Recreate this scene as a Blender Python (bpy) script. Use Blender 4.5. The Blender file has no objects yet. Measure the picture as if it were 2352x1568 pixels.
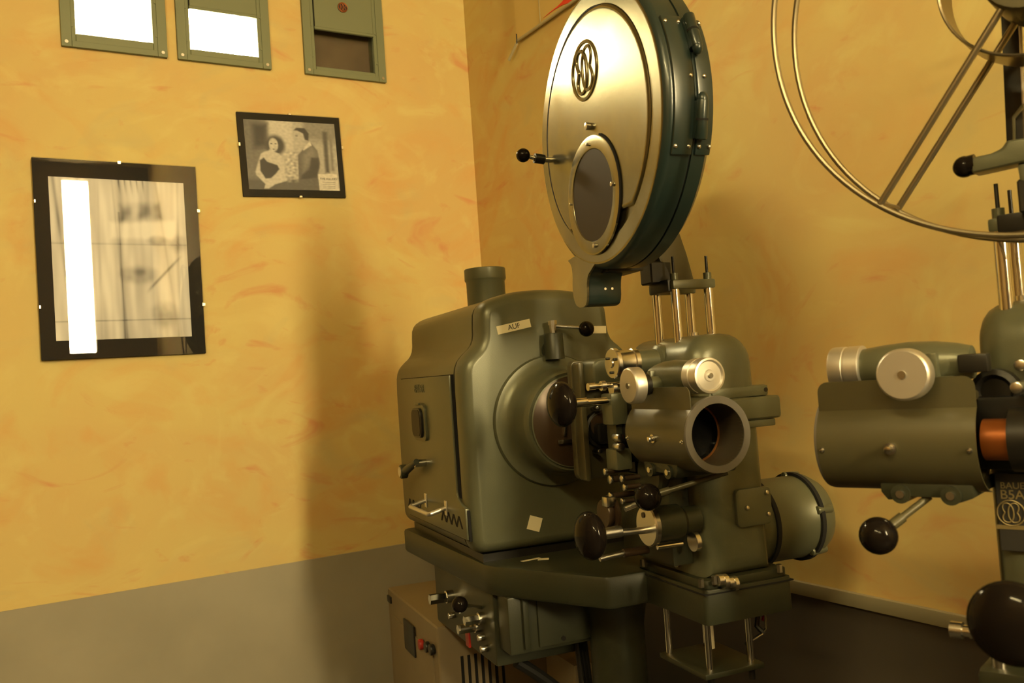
import bpy, bmesh, math, random
from mathutils import Vector, Matrix
random.seed(7)
S = bpy.context.scene
C = S.collection
PI = math.pi

# ------------------------------------------------------------------ camera, light, exposure
F_PX = 2038.0
def _n(v): return Vector(v).normalized()
_X = _n((4640 - 1176, 164, F_PX))                     # world axes seen in camera space (right, up, forward)
_Y = Vector((-16 - 1176, -161, F_PX)); _Y = (_Y - _X * _Y.dot(_X)).normalized()
_Z = _X.cross(_Y)
if _Z.y < 0: _Z = -_Z
CAM = Vector((0, 0, 1.55))
cam_d = bpy.data.cameras.new('camera'); cam = bpy.data.objects.new('camera', cam_d); C.objects.link(cam)
cam_d.sensor_width = 36; cam_d.lens = F_PX / 2352 * 36; cam_d.clip_start = .02
_m = Matrix(((_X.x, _X.y, -_X.z, 0), (_Y.x, _Y.y, -_Y.z, 0), (_Z.x, _Z.y, -_Z.z, 0), (0, 0, 0, 1)))
_m.translation = CAM
cam.matrix_world = _m
cam_d.dof.use_dof = True; cam_d.dof.focus_distance = 2.3; cam_d.dof.aperture_fstop = 6.3
S.camera = cam
w = bpy.data.worlds.new('world'); S.world = w; w.use_nodes = True
w.node_tree.nodes['Background'].inputs[0].default_value = (1, .75, .42, 1)
w.node_tree.nodes['Background'].inputs[1].default_value = .05
S.view_settings.view_transform = 'Standard'; S.view_settings.look = 'None'
S.view_settings.gamma = 1; S.view_settings.use_curve_mapping = False
S.view_settings.exposure = -0.08
SLIT_COL, SLIT_POW = (1.0, .78, .40), 200.0          # the tall lit window behind the camera
LAMP_COL, LAMP_POW = (1.0, .80, .38), 235.0          # fluorescent ceiling lamp left of the frame, and the added fill lamp
PORT_COL, PORT_POW = (1.0, .82, .45), 110.0          # the two lit projection ports

def ray(px, py):
    d = Vector(((px - 1176) / F_PX, -(py - 784) / F_PX, 1.))
    return Vector((d.dot(_X), d.dot(_Y), d.dot(_Z)))
class Frame:
    def __init__(s, o, yaw):
        s.o = Vector((o[0], o[1], 0)); s.yaw = yaw
        s.inv = Matrix.Rotation(-yaw, 3, 'Z'); s.c = s.inv @ (CAM - s.o)
    def on(s, px, py, ax, val):                      # the point of a local plane that a photo pixel shows
        i = 'xyz'.index(ax); d = s.inv @ ray(px, py)
        return s.c + d * ((val - s.c[i]) / d[i])
W0 = Frame((0, 0), 0)
M1 = Frame((1.2, 1.283), -.15)
M2 = Frame((1.203, .893), .32)
XW, YW = 1.863, 3.385                               # right wall, left wall
XL, YB, ZC = -2.6, -3.6, 4.12                       # the walls behind, the ceiling
DADO = .9

# ------------------------------------------------------------------ materials
def mat(name, col, rough=.5, metal=0., bump=0., bscale=300., coat=0., spec=.5, var=0., vscale=6., stretch=None, var_col=None, aniso=0., rvar=0.):
    m = bpy.data.materials.new(name); m.use_nodes = True
    nt = m.node_tree; N = nt.nodes; L = nt.links; b = N['Principled BSDF']
    b.inputs['Base Color'].default_value = (*col, 1); b.inputs['Roughness'].default_value = rough
    b.inputs['Metallic'].default_value = metal; b.inputs['Coat Weight'].default_value = coat
    b.inputs['Specular IOR Level'].default_value = spec; b.inputs['Coat Roughness'].default_value = .08
    b.inputs['Anisotropic'].default_value = aniso
    if var or bump or rvar:
        tc = N.new('ShaderNodeTexCoord'); mp = N.new('ShaderNodeMapping'); L.new(tc.outputs['Object'], mp.inputs[0])
        if stretch: mp.inputs['Scale'].default_value = stretch
    if var:
        nz = N.new('ShaderNodeTexNoise'); nz.inputs['Scale'].default_value = vscale; nz.inputs['Detail'].default_value = 5
        L.new(mp.outputs[0], nz.inputs[0])
        cr = N.new('ShaderNodeValToRGB'); cr.color_ramp.elements[0].position = .35; cr.color_ramp.elements[1].position = .68
        c2 = var_col or tuple(c * (1 - var) for c in col)
        cr.color_ramp.elements[0].color = (*c2, 1); cr.color_ramp.elements[1].color = (*col, 1)
        L.new(nz.outputs[0], cr.inputs[0]); L.new(cr.outputs[0], b.inputs['Base Color'])
        if rvar:
            mr = N.new('ShaderNodeMapRange'); mr.inputs[1].default_value = .3; mr.inputs[2].default_value = .7
            mr.inputs[3].default_value = rough + rvar; mr.inputs[4].default_value = rough
            L.new(nz.outputs[0], mr.inputs[0]); L.new(mr.outputs[0], b.inputs['Roughness'])
    if bump:
        n2 = N.new('ShaderNodeTexNoise'); n2.inputs['Scale'].default_value = bscale; n2.inputs['Detail'].default_value = 2
        L.new(mp.outputs[0], n2.inputs[0])
        bp = N.new('ShaderNodeBump'); bp.inputs['Strength'].default_value = bump; bp.inputs['Distance'].default_value = .002
        L.new(n2.outputs[0], bp.inputs['Height']); L.new(bp.outputs[0], b.inputs['Normal'])
    return m
def emit(name, col, p):
    m = bpy.data.materials.new(name); m.use_nodes = True; nt = m.node_tree
    nt.nodes.remove(nt.nodes['Principled BSDF'])
    e = nt.nodes.new('ShaderNodeEmission'); e.inputs[0].default_value = (*col, 1); e.inputs[1].default_value = p
    nt.links.new(e.outputs[0], nt.nodes['Material Output'].inputs[0]); return m
def glass(name, tint=(1, 1, 1), ior=1.5, rough=.0):
    m = bpy.data.materials.new(name); m.use_nodes = True; nt = m.node_tree; N = nt.nodes; L = nt.links
    N.remove(N['Principled BSDF'])
    t = N.new('ShaderNodeBsdfTransparent'); t.inputs[0].default_value = (*tint, 1)
    g = N.new('ShaderNodeBsdfGlossy'); g.inputs['Roughness'].default_value = rough
    f = N.new('ShaderNodeFresnel'); f.inputs[0].default_value = ior
    x = N.new('ShaderNodeMixShader'); L.new(f.outputs[0], x.inputs[0]); L.new(t.outputs[0], x.inputs[1]); L.new(g.outputs[0], x.inputs[2])
    L.new(x.outputs[0], N['Material Output'].inputs[0]); return m
def attr_mat(name, rough=.4, bump=0.):
    m = bpy.data.materials.new(name); m.use_nodes = True; nt = m.node_tree; b = nt.nodes['Principled BSDF']
    a = nt.nodes.new('ShaderNodeVertexColor'); a.layer_name = 'print'
    nt.links.new(a.outputs[0], b.inputs['Base Color']); b.inputs['Roughness'].default_value = rough
    return m
def plaster(name):
    m = bpy.data.materials.new(name); m.use_nodes = True; nt = m.node_tree; N = nt.nodes; L = nt.links; b = N['Principled BSDF']
    b.inputs['Roughness'].default_value = .62; b.inputs['Specular IOR Level'].default_value = .3
    g = N.new('ShaderNodeNewGeometry')
    def noise(scale, st, dist, det=4, rot=(0, 0, 0)):
        mp = N.new('ShaderNodeMapping'); mp.inputs['Scale'].default_value = st; mp.inputs['Rotation'].default_value = rot
        L.new(g.outputs['Position'], mp.inputs[0])
        n = N.new('ShaderNodeTexNoise'); n.inputs['Scale'].default_value = scale; n.inputs['Detail'].default_value = det
        n.inputs['Distortion'].default_value = dist; L.new(mp.outputs[0], n.inputs[0]); return n.outputs[0]
    def ramp(src, a, c):
        r = N.new('ShaderNodeMapRange'); r.inputs[1].default_value = a; r.inputs[2].default_value = c; L.new(src, r.inputs[0]); return r.outputs[0]
    def mix(fac, A, B, k=1.):
        x = N.new('ShaderNodeMix'); x.data_type = 'RGBA'
        if k != 1.:
            mu = N.new('ShaderNodeMath'); mu.operation = 'MULTIPLY'; mu.inputs[1].default_value = k; L.new(fac, mu.inputs[0]); fac = mu.outputs[0]
        L.new(fac, x.inputs[0])
        for s, v in ((6, A), (7, B)):
            if isinstance(v, tuple): x.inputs[s].default_value = (*v, 1)
            else: L.new(v, x.inputs[s])
        return x.outputs[2]
    base = mix(ramp(noise(1.3, (1, 1, 1.2), 1.2, 4), .35, .65), WALL_A, WALL_B)
    c = mix(ramp(noise(1.5, (1, 1, 1.4), 3.0, 5, (.5, .4, .3)), .50, .72), base, WALL_C, .62)       # orange sponge strokes
    c = mix(ramp(noise(2.3, (1, 1, 1.3), 3.4, 6, (.9, -.3, .2)), .52, .70), c, WALL_E, .55)         # pale yellow strokes
    c = mix(ramp(noise(1.9, (1, 1, 1.6), 2.2, 5, (.2, .8, -.4)), .58, .75), c, WALL_F, .45)         # greyish washes
    c = mix(ramp(noise(2.1, (1, 1, 2.0), 3.6, 6, (-.4, .5, .1)), .60, .74), c, WALL_D, .60)         # reddish strokes
    L.new(c, b.inputs['Base Color'])
    bp = N.new('ShaderNodeBump'); bp.inputs['Strength'].default_value = .18; bp.inputs['Distance'].default_value = .006
    L.new(noise(14., (1, 1, .6), 1.0, 6), bp.inputs['Height']); L.new(bp.outputs[0], b.inputs['Normal'])
    return m
WALL_A, WALL_B, WALL_C, WALL_D, WALL_E = (.62, .44, .165), (.64, .51, .185), (.63, .35, .11), (.58, .23, .095), (.68, .58, .225)
WALL_F = (.50, .44, .21)
PLASTER = plaster('ochre_sponged_plaster')
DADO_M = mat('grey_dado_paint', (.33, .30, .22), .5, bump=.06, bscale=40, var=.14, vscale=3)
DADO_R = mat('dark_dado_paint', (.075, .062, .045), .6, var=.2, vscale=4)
STRIP_M = mat('olive_dado_edge', (.30, .27, .17), .5)
BROWNW = mat('dark_brown_wall', (.10, .065, .03), .7, var=.2)
OCHRE_D = mat('dull_ochre_wall', (.26, .17, .07), .7, var=.2)
FLOOR_M = mat('dark_floor', (.03, .026, .02), .5, var=.3, vscale=8)
CEIL_M = mat('ceiling_paint', (.5, .42, .24), .8)
GREEN = mat('hammered_green_paint', (.105, .110, .067), .33, .25, bump=.10, bscale=420, var=.10, vscale=9)
GREEN_D = mat('dark_green_paint', (.028, .031, .017), .42, .1, bump=.10, bscale=420)
OLIVE = mat('olive_enamel', (.078, .070, .035), .34, .15, coat=.1)
FRAME_G = mat('port_frame_green', (.17, .19, .105), .5, .1)
TEAL = mat('dark_teal_enamel', (.014, .026, .024), .30, .1, coat=.15)
BRUSH = mat('brushed_steel', (.345, .325, .22), .17, .95, var=.3, vscale=10., stretch=(1, 1, .5), rvar=.10, bump=.03, bscale=260, var_col=(.24, .225, .15))
CHROME = mat('chrome', (.72, .70, .64), .12, 1.)
STEEL = mat('turned_steel', (.62, .60, .54), .25, 1.)
SATIN = mat('satin_aluminium', (.66, .63, .56), .42, .9)
DARK = mat('blackened_metal', (.012, .011, .009), .4, .3)
GAP = mat('seam_shadow_gap', (.004, .004, .004), .9)
BAKE = mat('black_bakelite', (.008, .006, .005), .10, 0, spec=.13)
BROWN = mat('brown_enamel', (.055, .035, .02), .3, .3)
RINGM = mat('dull_grey_metal', (.15, .14, .12), .5, .4)
LINER = mat('brown_tube_lining', (.05, .04, .025), .5)
RINGC = mat('copper_ring', (.60, .25, .07), .3, .7)
COPPER = mat('copper_lens_barrel', (.36, .11, .025), .35, .6)
GLASS_D = mat('dark_lens_glass', (.004, .004, .004), .12, 0, spec=.25)
MESHWIN = mat('dark_brown_window', (.032, .024, .016), .45, 0, spec=.15)
HALL_D = mat('dark_hall', (.10, .065, .03), .6, var=.35, vscale=9)
BEIGE = mat('beige_cabinet_paint', (.22, .175, .105), .5, var=.1, vscale=4)
BLACKP = mat('black_plastic', (.012, .012, .011), .35)
REDP = mat('red_plastic', (.35, .02, .012), .35)
TAPE = mat('cream_tape', (.72, .66, .45), .6)
INK = mat('black_ink', (.015, .014, .012), .6)
CARD = mat('black_passepartout', (.012, .011, .009), .6, spec=.15)
CLIP = mat('clip_wire', (.75, .70, .55), .25, 1.)
PANE = glass('clear_pane')
POSTER_GLASS = glass('poster_glass', ior=1.5)
STILL_GLASS = glass('still_glass', ior=1.22)
PORT_E = [emit('lit_hall', PORT_COL, PORT_POW * k) for k in (.16, 1.7)]
SLIT_E = emit('bright_daylight', SLIT_COL, SLIT_POW)
REEL_M = mat('reel_steel', (.26, .22, .14), .28, .85)
RED_PRINT = mat('red_print', (.80, .05, .02), .5)
PAPER = mat('pale_sheet', (.66, .49, .17), .6)
CREAM = mat('cream_cord', (.45, .40, .24), .6)
GOLD = mat('plate_lettering', (.26, .20, .085), .4, .5)
RUBBER = mat('black_rubber', (.01, .01, .009), .5)

# ------------------------------------------------------------------ mesh helpers
def axis_m(d):
    d = Vector(d).normalized(); return d.to_track_quat('Z', 'Y').to_matrix().to_4x4()
class MB:
    def __init__(s, flip=None): s.bm = bmesh.new(); s.mats = []; s.flip = flip
    def put(s, t, m, M=None):
        if M is not None: bmesh.ops.transform(t, matrix=M, verts=t.verts)
        bmesh.ops.recalc_face_normals(t, faces=t.faces)
        if m not in s.mats: s.mats.append(m)
        i = s.mats.index(m)
        for f in t.faces: f.material_index = i
        me = bpy.data.meshes.new('t'); t.to_mesh(me); t.free(); s.bm.from_mesh(me); bpy.data.meshes.remove(me)
        return s
    def bevel(s, t, w, seg, ang=30):
        e = [e for e in t.edges if len(e.link_faces) == 2 and e.calc_face_angle(0) > math.radians(ang)]
        if e and w: bmesh.ops.bevel(t, geom=e, offset=w, segments=seg, affect='EDGES', profile=.6, clamp_overlap=True)
    def box(s, x0, x1, y0, y1, z0, z1, m, bev=0, seg=2, M=None):
        t = bmesh.new(); bmesh.ops.create_cube(t, size=1)
        bmesh.ops.transform(t, matrix=Matrix.Translation(((x0 + x1) / 2, (y0 + y1) / 2, (z0 + z1) / 2)) @ Matrix.Diagonal((x1 - x0, y1 - y0, z1 - z0, 1)), verts=t.verts)
        s.bevel(t, bev, seg); return s.put(t, m, M)
    def lathe(s, prof, o, ax, m, seg=40, M=None):
        t = bmesh.new(); rings = []
        for r, h in prof:
            if r < 1e-6: rings.append([t.verts.new((0, 0, h))])
            else: rings.append([t.verts.new((r * math.cos(2 * PI * k / seg), r * math.sin(2 * PI * k / seg), h)) for k in range(seg)])
        for a, b in zip(rings, rings[1:]):
            for k in range(seg):
                q = [a[k % len(a)], a[(k + 1) % len(a)], b[(k + 1) % len(b)], b[k % len(b)]]
                u = []
                for v in q:
                    if v not in u: u.append(v)
                if len(u) > 2: t.faces.new(u)
        return s.put(t, m, (M or Matrix()) @ Matrix.Translation(o) @ axis_m(ax))
    def cyl(s, p0, p1, r, m, r2=None, seg=24, bev=0.):
        p0 = Vector(p0); p1 = Vector(p1); L = (p1 - p0).length; r2 = r if r2 is None else r2
        if bev: pr = [(0, 0), (r - bev, 0), (r - bev * .3, bev * .3), (r, bev), (r2, L - bev), (r2 - bev * .3, L - bev * .3), (r2 - bev, L), (0, L)]
        else: pr = [(0, 0), (r, 0), (r2, L), (0, L)]
        return s.lathe(pr, p0, p1 - p0, m, seg)
    def sph(s, c, r, m, seg=28, rot=None):
        if not hasattr(r, '__len__'): r = (r, r, r)
        t = bmesh.new(); bmesh.ops.create_uvsphere(t, u_segments=seg, v_segments=seg // 2, radius=1)
        return s.put(t, m, Matrix.Translation(c) @ (rot or Matrix()) @ Matrix.Diagonal((*r, 1)))
    def prism(s, pts, ax, lo, hi, m, bev=0, seg=2, ang=30, M=None):
        t = bmesh.new()
        f = {'x': lambda a, b, c: (c, a, b), 'y': lambda a, b, c: (a, c, b), 'z': lambda a, b, c: (a, b, c)}[ax]
        A = [t.verts.new(f(a, b, lo)) for a, b in pts]; B = [t.verts.new(f(a, b, hi)) for a, b in pts]
        t.faces.new(A); t.faces.new(B[::-1]); n = len(pts)
        for k in range(n): t.faces.new((A[k], A[(k + 1) % n], B[(k + 1) % n], B[k]))
        bmesh.ops.recalc_face_normals(t, faces=t.faces); s.bevel(t, bev, seg, ang); return s.put(t, m, M)
    def loft(s, pts, ax, rings, m):                    # rings: (position along the axis, inset of the outline)
        t = bmesh.new(); n = len(pts)
        f = {'x': lambda a, b, c: (c, a, b), 'y': lambda a, b, c: (a, c, b), 'z': lambda a, b, c: (a, b, c)}[ax]
        area = sum(pts[k][0] * pts[(k + 1) % n][1] - pts[(k + 1) % n][0] * pts[k][1] for k in range(n)); sg = 1 if area > 0 else -1
        R = []
        for c, d in rings:
            V = []
            for k in range(n):
                p, q, r = Vector(pts[k - 1]), Vector(pts[k]), Vector(pts[(k + 1) % n])
                e1 = (q - p).normalized(); e2 = (r - q).normalized()
                n1 = Vector((-e1.y, e1.x)) * sg; n2 = Vector((-e2.y, e2.x)) * sg
                b = (n1 + n2); b = b / max(.3, 1 + n1.dot(n2))
                z = q + b * d; V.append(t.verts.new(f(z.x, z.y, c)))
            R.append(V)
        t.faces.new(R[0]); t.faces.new(R[-1][::-1])
        for A, B in zip(R, R[1:]):
            for k in range(n): t.faces.new((A[k], A[(k + 1) % n], B[(k + 1) % n], B[k]))
        return s.put(t, m)
    def tube(s, pts, r, m, closed=False, seg=10, M=None, flat=None):
        P = [Vector(p) for p in pts]; n = len(P); t = bmesh.new(); R = []; up = None
        for k in range(n):
            a = P[(k - 1) % n] if (closed or k) else P[0]; b = P[(k + 1) % n] if (closed or k < n - 1) else P[-1]
            d = (b - a).normalized()
            if up is None: up = d.orthogonal().normalized() if flat is None else Vector(flat)
            u = (up - d * up.dot(d)).normalized(); v = d.cross(u); up = u
            R.append([t.verts.new(P[k] + (u * math.cos(2 * PI * j / seg) + v * math.sin(2 * PI * j / seg)) * r) for j in range(seg)])
        for k in range(n if closed else n - 1):
            A, B = R[k], R[(k + 1) % n]
            for j in range(seg): t.faces.new((A[j], A[(j + 1) % seg], B[(j + 1) % seg], B[j]))
        if not closed: t.faces.new(R[0]); t.faces.new(R[-1][::-1])
        return s.put(t, m, M)
    def text(s, txt, o, right, up, size, m, ext=.0006, align='CENTER'):
        cu = bpy.data.curves.new('t', 'FONT'); cu.body = txt; cu.size = size; cu.extrude = ext; cu.align_x = align; cu.align_y = 'CENTER'
        ob = bpy.data.objects.new('t', cu); C.objects.link(ob); bpy.context.view_layer.update()
        me = bpy.data.meshes.new_from_object(ob.evaluated_get(bpy.context.evaluated_depsgraph_get()))
        bpy.data.objects.remove(ob); bpy.data.curves.remove(cu)
        t = bmesh.new(); t.from_mesh(me); bpy.data.meshes.remove(me)
        r = Vector(right).normalized(); u = Vector(up).normalized(); z = r.cross(u)
        M = Matrix(((r.x, u.x, z.x, o[0]), (r.y, u.y, z.y, o[1]), (r.z, u.z, z.z, o[2]), (0, 0, 0, 1)))
        return s.put(t, m, M)
    def build(s, name, parent=None, ang=35, label=None):
        if s.flip is not None:
            for v in s.bm.verts: v.co.y = s.flip - v.co.y
            bmesh.ops.reverse_faces(s.bm, faces=s.bm.faces)
        me = bpy.data.meshes.new(name); s.bm.to_mesh(me); s.bm.free()
        for m in s.mats: me.materials.append(m)
        me.shade_smooth(); me.set_sharp_from_angle(angle=math.radians(ang))
        o = bpy.data.objects.new(name, me); C.objects.link(o)
        if parent: o.parent = parent
        if label: o['label'] = label
        return o
def smooth(pts, n=2, closed=True):
    for _ in range(n):
        q = []; k = len(pts)
        for i in range(k if closed else k - 1):
            a, b = pts[i], pts[(i + 1) % k]
            q += [tuple(a[j] * .75 + b[j] * .25 for j in range(len(a))), tuple(a[j] * .25 + b[j] * .75 for j in range(len(a)))]
        if not closed: q = [pts[0]] + q + [pts[-1]]
        pts = q
    return pts
def rrect(x0, x1, y0, y1, r, n=5):
    o = []
    for cx, cy, a in ((x1 - r, y1 - r, 0), (x0 + r, y1 - r, 90), (x0 + r, y0 + r, 180), (x1 - r, y0 + r, 270)):
        for k in range(n + 1):
            t = math.radians(a + 90 * k / n); o.append((cx + r * math.cos(t), cy + r * math.sin(t)))
    return o
def tag(o, label, cat, group=None):
    o['label'] = label; o['category'] = cat
    if group: o['group'] = group
    return o
def struct(o, label=None):
    o['kind'] = 'structure'
    if label: o['label'] = label
    return o
def empty(name, loc, rz=0.):
    o = bpy.data.objects.new(name, None); C.objects.link(o); o.location = loc; o.rotation_euler = (0, 0, rz); o.empty_display_size = .1
    return o
def emblem_paths():                                   # ring with two back-to-back B shapes crossing in a lens
    ring = [(math.cos(2 * PI * k / 48), math.sin(2 * PI * k / 48)) for k in range(48)]
    b = [(.02, .70), (.26, .80), (.52, .72), (.60, .46), (.54, .20), (.42, .04), (.54, -.14), (.62, -.38), (.52, -.66), (.26, -.76), (.02, -.70), (-.16, -.40), (-.20, 0), (-.16, .40)]
    b = smooth(b, 2); return ring, b, [(-x, y) for x, y in b]
def emblem(mb, o, right, up, R, wire, m):
    r = Vector(right); u = Vector(up); z = r.cross(u); ring, a, b = emblem_paths(); o = Vector(o)
    mb.tube([o + r * x * R + u * y * R for x, y in ring], wire, m, True, 8, flat=z)
    mb.tube([o + r * x * R + u * y * R for x, y in a], wire * .9, m, True, 8, flat=z)
    mb.tube([o + r * x * R + u * y * R + z * wire * .2 for x, y in b], wire * .9, m, True, 8, flat=z)

# ------------------------------------------------------------------ the room
PORTS = [(.256, .605, 2.85, 3.07), (.641, .987, 2.845, 2.995), (1.121, 1.466, 2.835, 2.985)]   # frame x0, x1, pane bottom, shutter edge
PZ0, PZ1 = 2.80, 3.42
b = MB(); th = .16
for x0, x1, z0, z1 in [(XL - .2, XW + th, 0, PZ0 + .03), (XL - .2, XW + th, PZ1 - .03, ZC)]: b.box(x0, x1, YW, YW + th, z0, z1, PLASTER)
xs = [XL - .2] + [v for p in PORTS for v in (p[0] + .03, p[1] - .03)] + [XW + th]
for k in range(0, len(xs), 2): b.box(xs[k], xs[k + 1], YW, YW + th, PZ0 + .03, PZ1 - .03, PLASTER)
struct(b.build('wall_left'))
struct(MB().box(XW, XW + th, YB - .2, YW, 0, ZC, PLASTER).build('wall_right'))
struct(MB().box(XL - .2, XL, YB - .2, YW, 0, ZC, OCHRE_D).build('wall_far_left'))
struct(MB().box(XL - .2, XW + th, YB - .2, YW + th, -.1, 0, FLOOR_M).build('floor'))
struct(MB().box(XL - .2, XW + th, YB - .2, YW + th, ZC, ZC + .1, CEIL_M).build('ceiling'))
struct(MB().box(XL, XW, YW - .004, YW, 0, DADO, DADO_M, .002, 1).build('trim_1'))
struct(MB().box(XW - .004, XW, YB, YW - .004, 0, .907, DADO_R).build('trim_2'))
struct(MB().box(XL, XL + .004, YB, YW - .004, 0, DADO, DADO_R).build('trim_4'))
struct(MB().box(XW - .016, XW, YB, YW - .004, .907, .943, STRIP_M, .004).build('trim_3'))
# the wall behind the camera with one tall narrow window, which the glazed poster mirrors
s_ = YW - YB
def mirrored(px, py):                                  # where the back wall is met by what the poster shows at a pixel
    p = W0.on(px, py, 'y', YW); k = (YW + s_) / YW
    return p.x * k, CAM.z + (p.z - CAM.z) * k
TILT = .02                                            # the poster hangs a little off the wall at one side
sx0 = mirrored(150, 600)[0] + 2 * TILT * s_; sx1 = mirrored(213, 600)[0] + 2 * TILT * s_; sz1 = mirrored(172, 412)[1]; SZ0 = 2.1
b = MB()
b.box(XL, sx0, YB - th, YB, 0, ZC, BROWNW).box(sx1, XW, YB - th, YB, 0, ZC, BROWNW)
b.box(sx0, sx1, YB - th, YB, 0, SZ0, BROWNW)
if sz1 < ZC - .03: b.box(sx0, sx1, YB - th, YB, sz1, ZC, BROWNW)
struct(b.build('wall_back'))
win = MB()
win.box(sx0 + .001, sx1 - .001, YB - .09, YB - .08, SZ0 + .001, min(sz1, ZC) - .001, SLIT_E)
w4 = struct(win.build('window_4'), 'tall narrow bright window in the wall behind the camera')
# ports: green steel frames with a sliding shutter over a pane
for i, (x0, x1, zb, zs) in enumerate(PORTS):
    b = MB(); y0, y1 = YW - .012, YW + .0; bw = .047
    b.box(x0, x0 + bw, y0, y1, PZ0, PZ1, FRAME_G, .002, 1).box(x1 - bw, x1, y0, y1, PZ0, PZ1, FRAME_G, .002, 1)
    b.box(x0 + bw, x1 - bw, y0, y1, PZ0, zb, FRAME_G, .002, 1).box(x0 + bw, x1 - bw, y0, y1, PZ1 - .04, PZ1, FRAME_G, .002, 1)
    b.box(x0, x0 + bw - .014, y0 - .004, y0, PZ0, PZ1, FRAME_G, .001, 1).box(x1 - bw + .014, x1, y0 - .004, y0, PZ0, PZ1, FRAME_G, .001, 1)
    b.box(x0 + bw - .0135, x1 - bw + .0135, y0 - .004, y0, PZ0, PZ0 + .022, FRAME_G, .001, 1)
    r0, r1 = x0 + .032, x1 - .032                       # the reveal through the wall
    b.box(r0, r0 + .012, YW, YW + .12, PZ0 + .035, PZ1 - .035, FRAME_G).box(r1 - .012, r1, YW, YW + .12, PZ0 + .035, PZ1 - .035, FRAME_G)
    b.box(r0, r1, YW, YW + .12, PZ0 + .031, PZ0 + .04, FRAME_G)
    fr = struct(b.build('window_%d' % (i + 1)), ['leftmost steel projection port, brightly lit, shutter raised high', 'middle steel projection port, brightly lit', 'steel projection port nearest the corner, dark pane, round badge on its shutter'][i])
    MB().box(x0 + bw, x1 - bw, y0 - .002, y0 + .004, zs, PZ1 - .045, FRAME_G, .001, 1).box(x0 + bw, x1 - bw, y0 - .008, y0 - .002, zs, zs + .012, FRAME_G, .002, 1).box(x0 + bw, x0 + bw + .004, y0 - .003, y0, zs, PZ1 - .045, GAP).build('shutter', fr)
    MB().box(r0 + .012, r1 - .012, YW + .010, YW + .014, PZ0 + .04, PZ1 - .04, PANE if i < 2 else PANE).build('pane', fr)
    back = PORT_E[i] if i < 2 else HALL_D
    MB().box(r0, r1, *((YW + .115, YW + .12) if i < 2 else (YW + .05, YW + .055)), PZ0 + .031, PZ1 - .031, back).build('lit_hall' if i < 2 else 'dark_hall', fr)
    for sx in (x0 + .016, x1 - .016): MB().cyl((sx, y0 - .004, PZ0 + .016), (sx, y0 - .007, PZ0 + .016), .006, STEEL, seg=12).build('screw', fr)
    for sx in (x0 + .035, x1 - .035):
        for sz in (PZ0 + .075, PZ0 + .2): MB().cyl((sx, y0 - .000, sz), (sx, y0 - .003, sz), .004, FRAME_G, seg=10).build('screw', fr)
    if i == 2:
        bo = W0.on(787, 17, 'y', y0 - .004)
        bb = MB().cyl((bo.x, y0 - .002, bo.z), (bo.x, y0 - .005, bo.z), .021, INK, seg=28)
        emblem(bb, (bo.x, y0 - .006, bo.z), (1, 0, 0), (0, 0, 1), .019, .0018, COPPER); bb.build('badge', fr)

# twin tube ceiling lamps outside the frame; the farther one added to soften shadows
LAMP_E = emit('lit_tube', LAMP_COL, LAMP_POW)
for yc, lab in ((-.5, 'twin tube ceiling lamp over the free floor, the one nearer the ports'), (-2.3, 'added twin tube fill lamp over the free floor, the one farther from the ports')):
    cl_ = tag(empty('ceiling_lamp', (-1.7, yc, ZC)), lab, 'lamp', 'ceiling lamps over the free floor')
    for y in (-.45, .45): MB().cyl((0, y, -.30), (0, y, 0), .008, STEEL, seg=10).build('hanger', cl_)
    MB().box(-.09, .09, -.65, .65, -.34, -.30, CEIL_M, .008, 2).build('housing', cl_)
    for x in (-.05, .05): MB().cyl((x, -.6, -.365), (x, .6, -.365), .018, LAMP_E, seg=16).build('tube', cl_)

# ------------------------------------------------------------------ pictures on the wall
def print_mesh(name, parent, w_, h_, nx, ny, fn, m, y, wrinkle=None):
    V = []; Fc = []; col = []
    for j in range(ny + 1):
        for i in range(nx + 1):
            u, v = i / nx, j / ny
            V.append(((u - .5) * w_, y - (wrinkle(u, v) if wrinkle else 0), (.5 - v) * h_)); g = fn(u, v)
            col.append(g if isinstance(g, tuple) else (g, g, g))
    for j in range(ny):
        for i in range(nx): a = j * (nx + 1) + i; Fc.append((a, a + nx + 1, a + nx + 2, a + 1))
    me = bpy.data.meshes.new(name); me.from_pydata(V, [], Fc); me.materials.append(m)
    at = me.color_attributes.new('print', 'FLOAT_COLOR', 'POINT')
    for k, c in enumerate(col): at.data[k].color = (*c, 1)
    me.shade_smooth(); o = bpy.data.objects.new(name, me); C.objects.link(o); o.parent = parent; return o
def ss(a, b, x): t = min(1, max(0, (x - a) / (b - a))); return t * t * (3 - 2 * t)
def ell(u, v, cx, cy, rx, ry, soft=.25): return 1 - ss(1 - soft, 1 + soft, math.hypot((u - cx) / rx, (v - cy) / ry))
def poly(u, v, P, soft=.012):
    ins = False; d = 9.; n = len(P)
    for k in range(n):
        (x1, y1), (x2, y2) = P[k], P[(k + 1) % n]
        if (y1 > v) != (y2 > v) and u < (x2 - x1) * (v - y1) / (y2 - y1) + x1: ins = not ins
        L2 = (x2 - x1) ** 2 + (y2 - y1) ** 2; t = max(0, min(1, ((u - x1) * (x2 - x1) + (v - y1) * (y2 - y1)) / L2))
        d = min(d, math.hypot(u - x1 - t * (x2 - x1), v - y1 - t * (y2 - y1)))
    return ss(-soft, soft, d if ins else -d)
from mathutils import noise as MN
def nz(u, v, s, o=0.): return MN.noise(Vector((u * s, v * s, o)))
def lerp(a, b, t): return a + (b - a) * t
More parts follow.
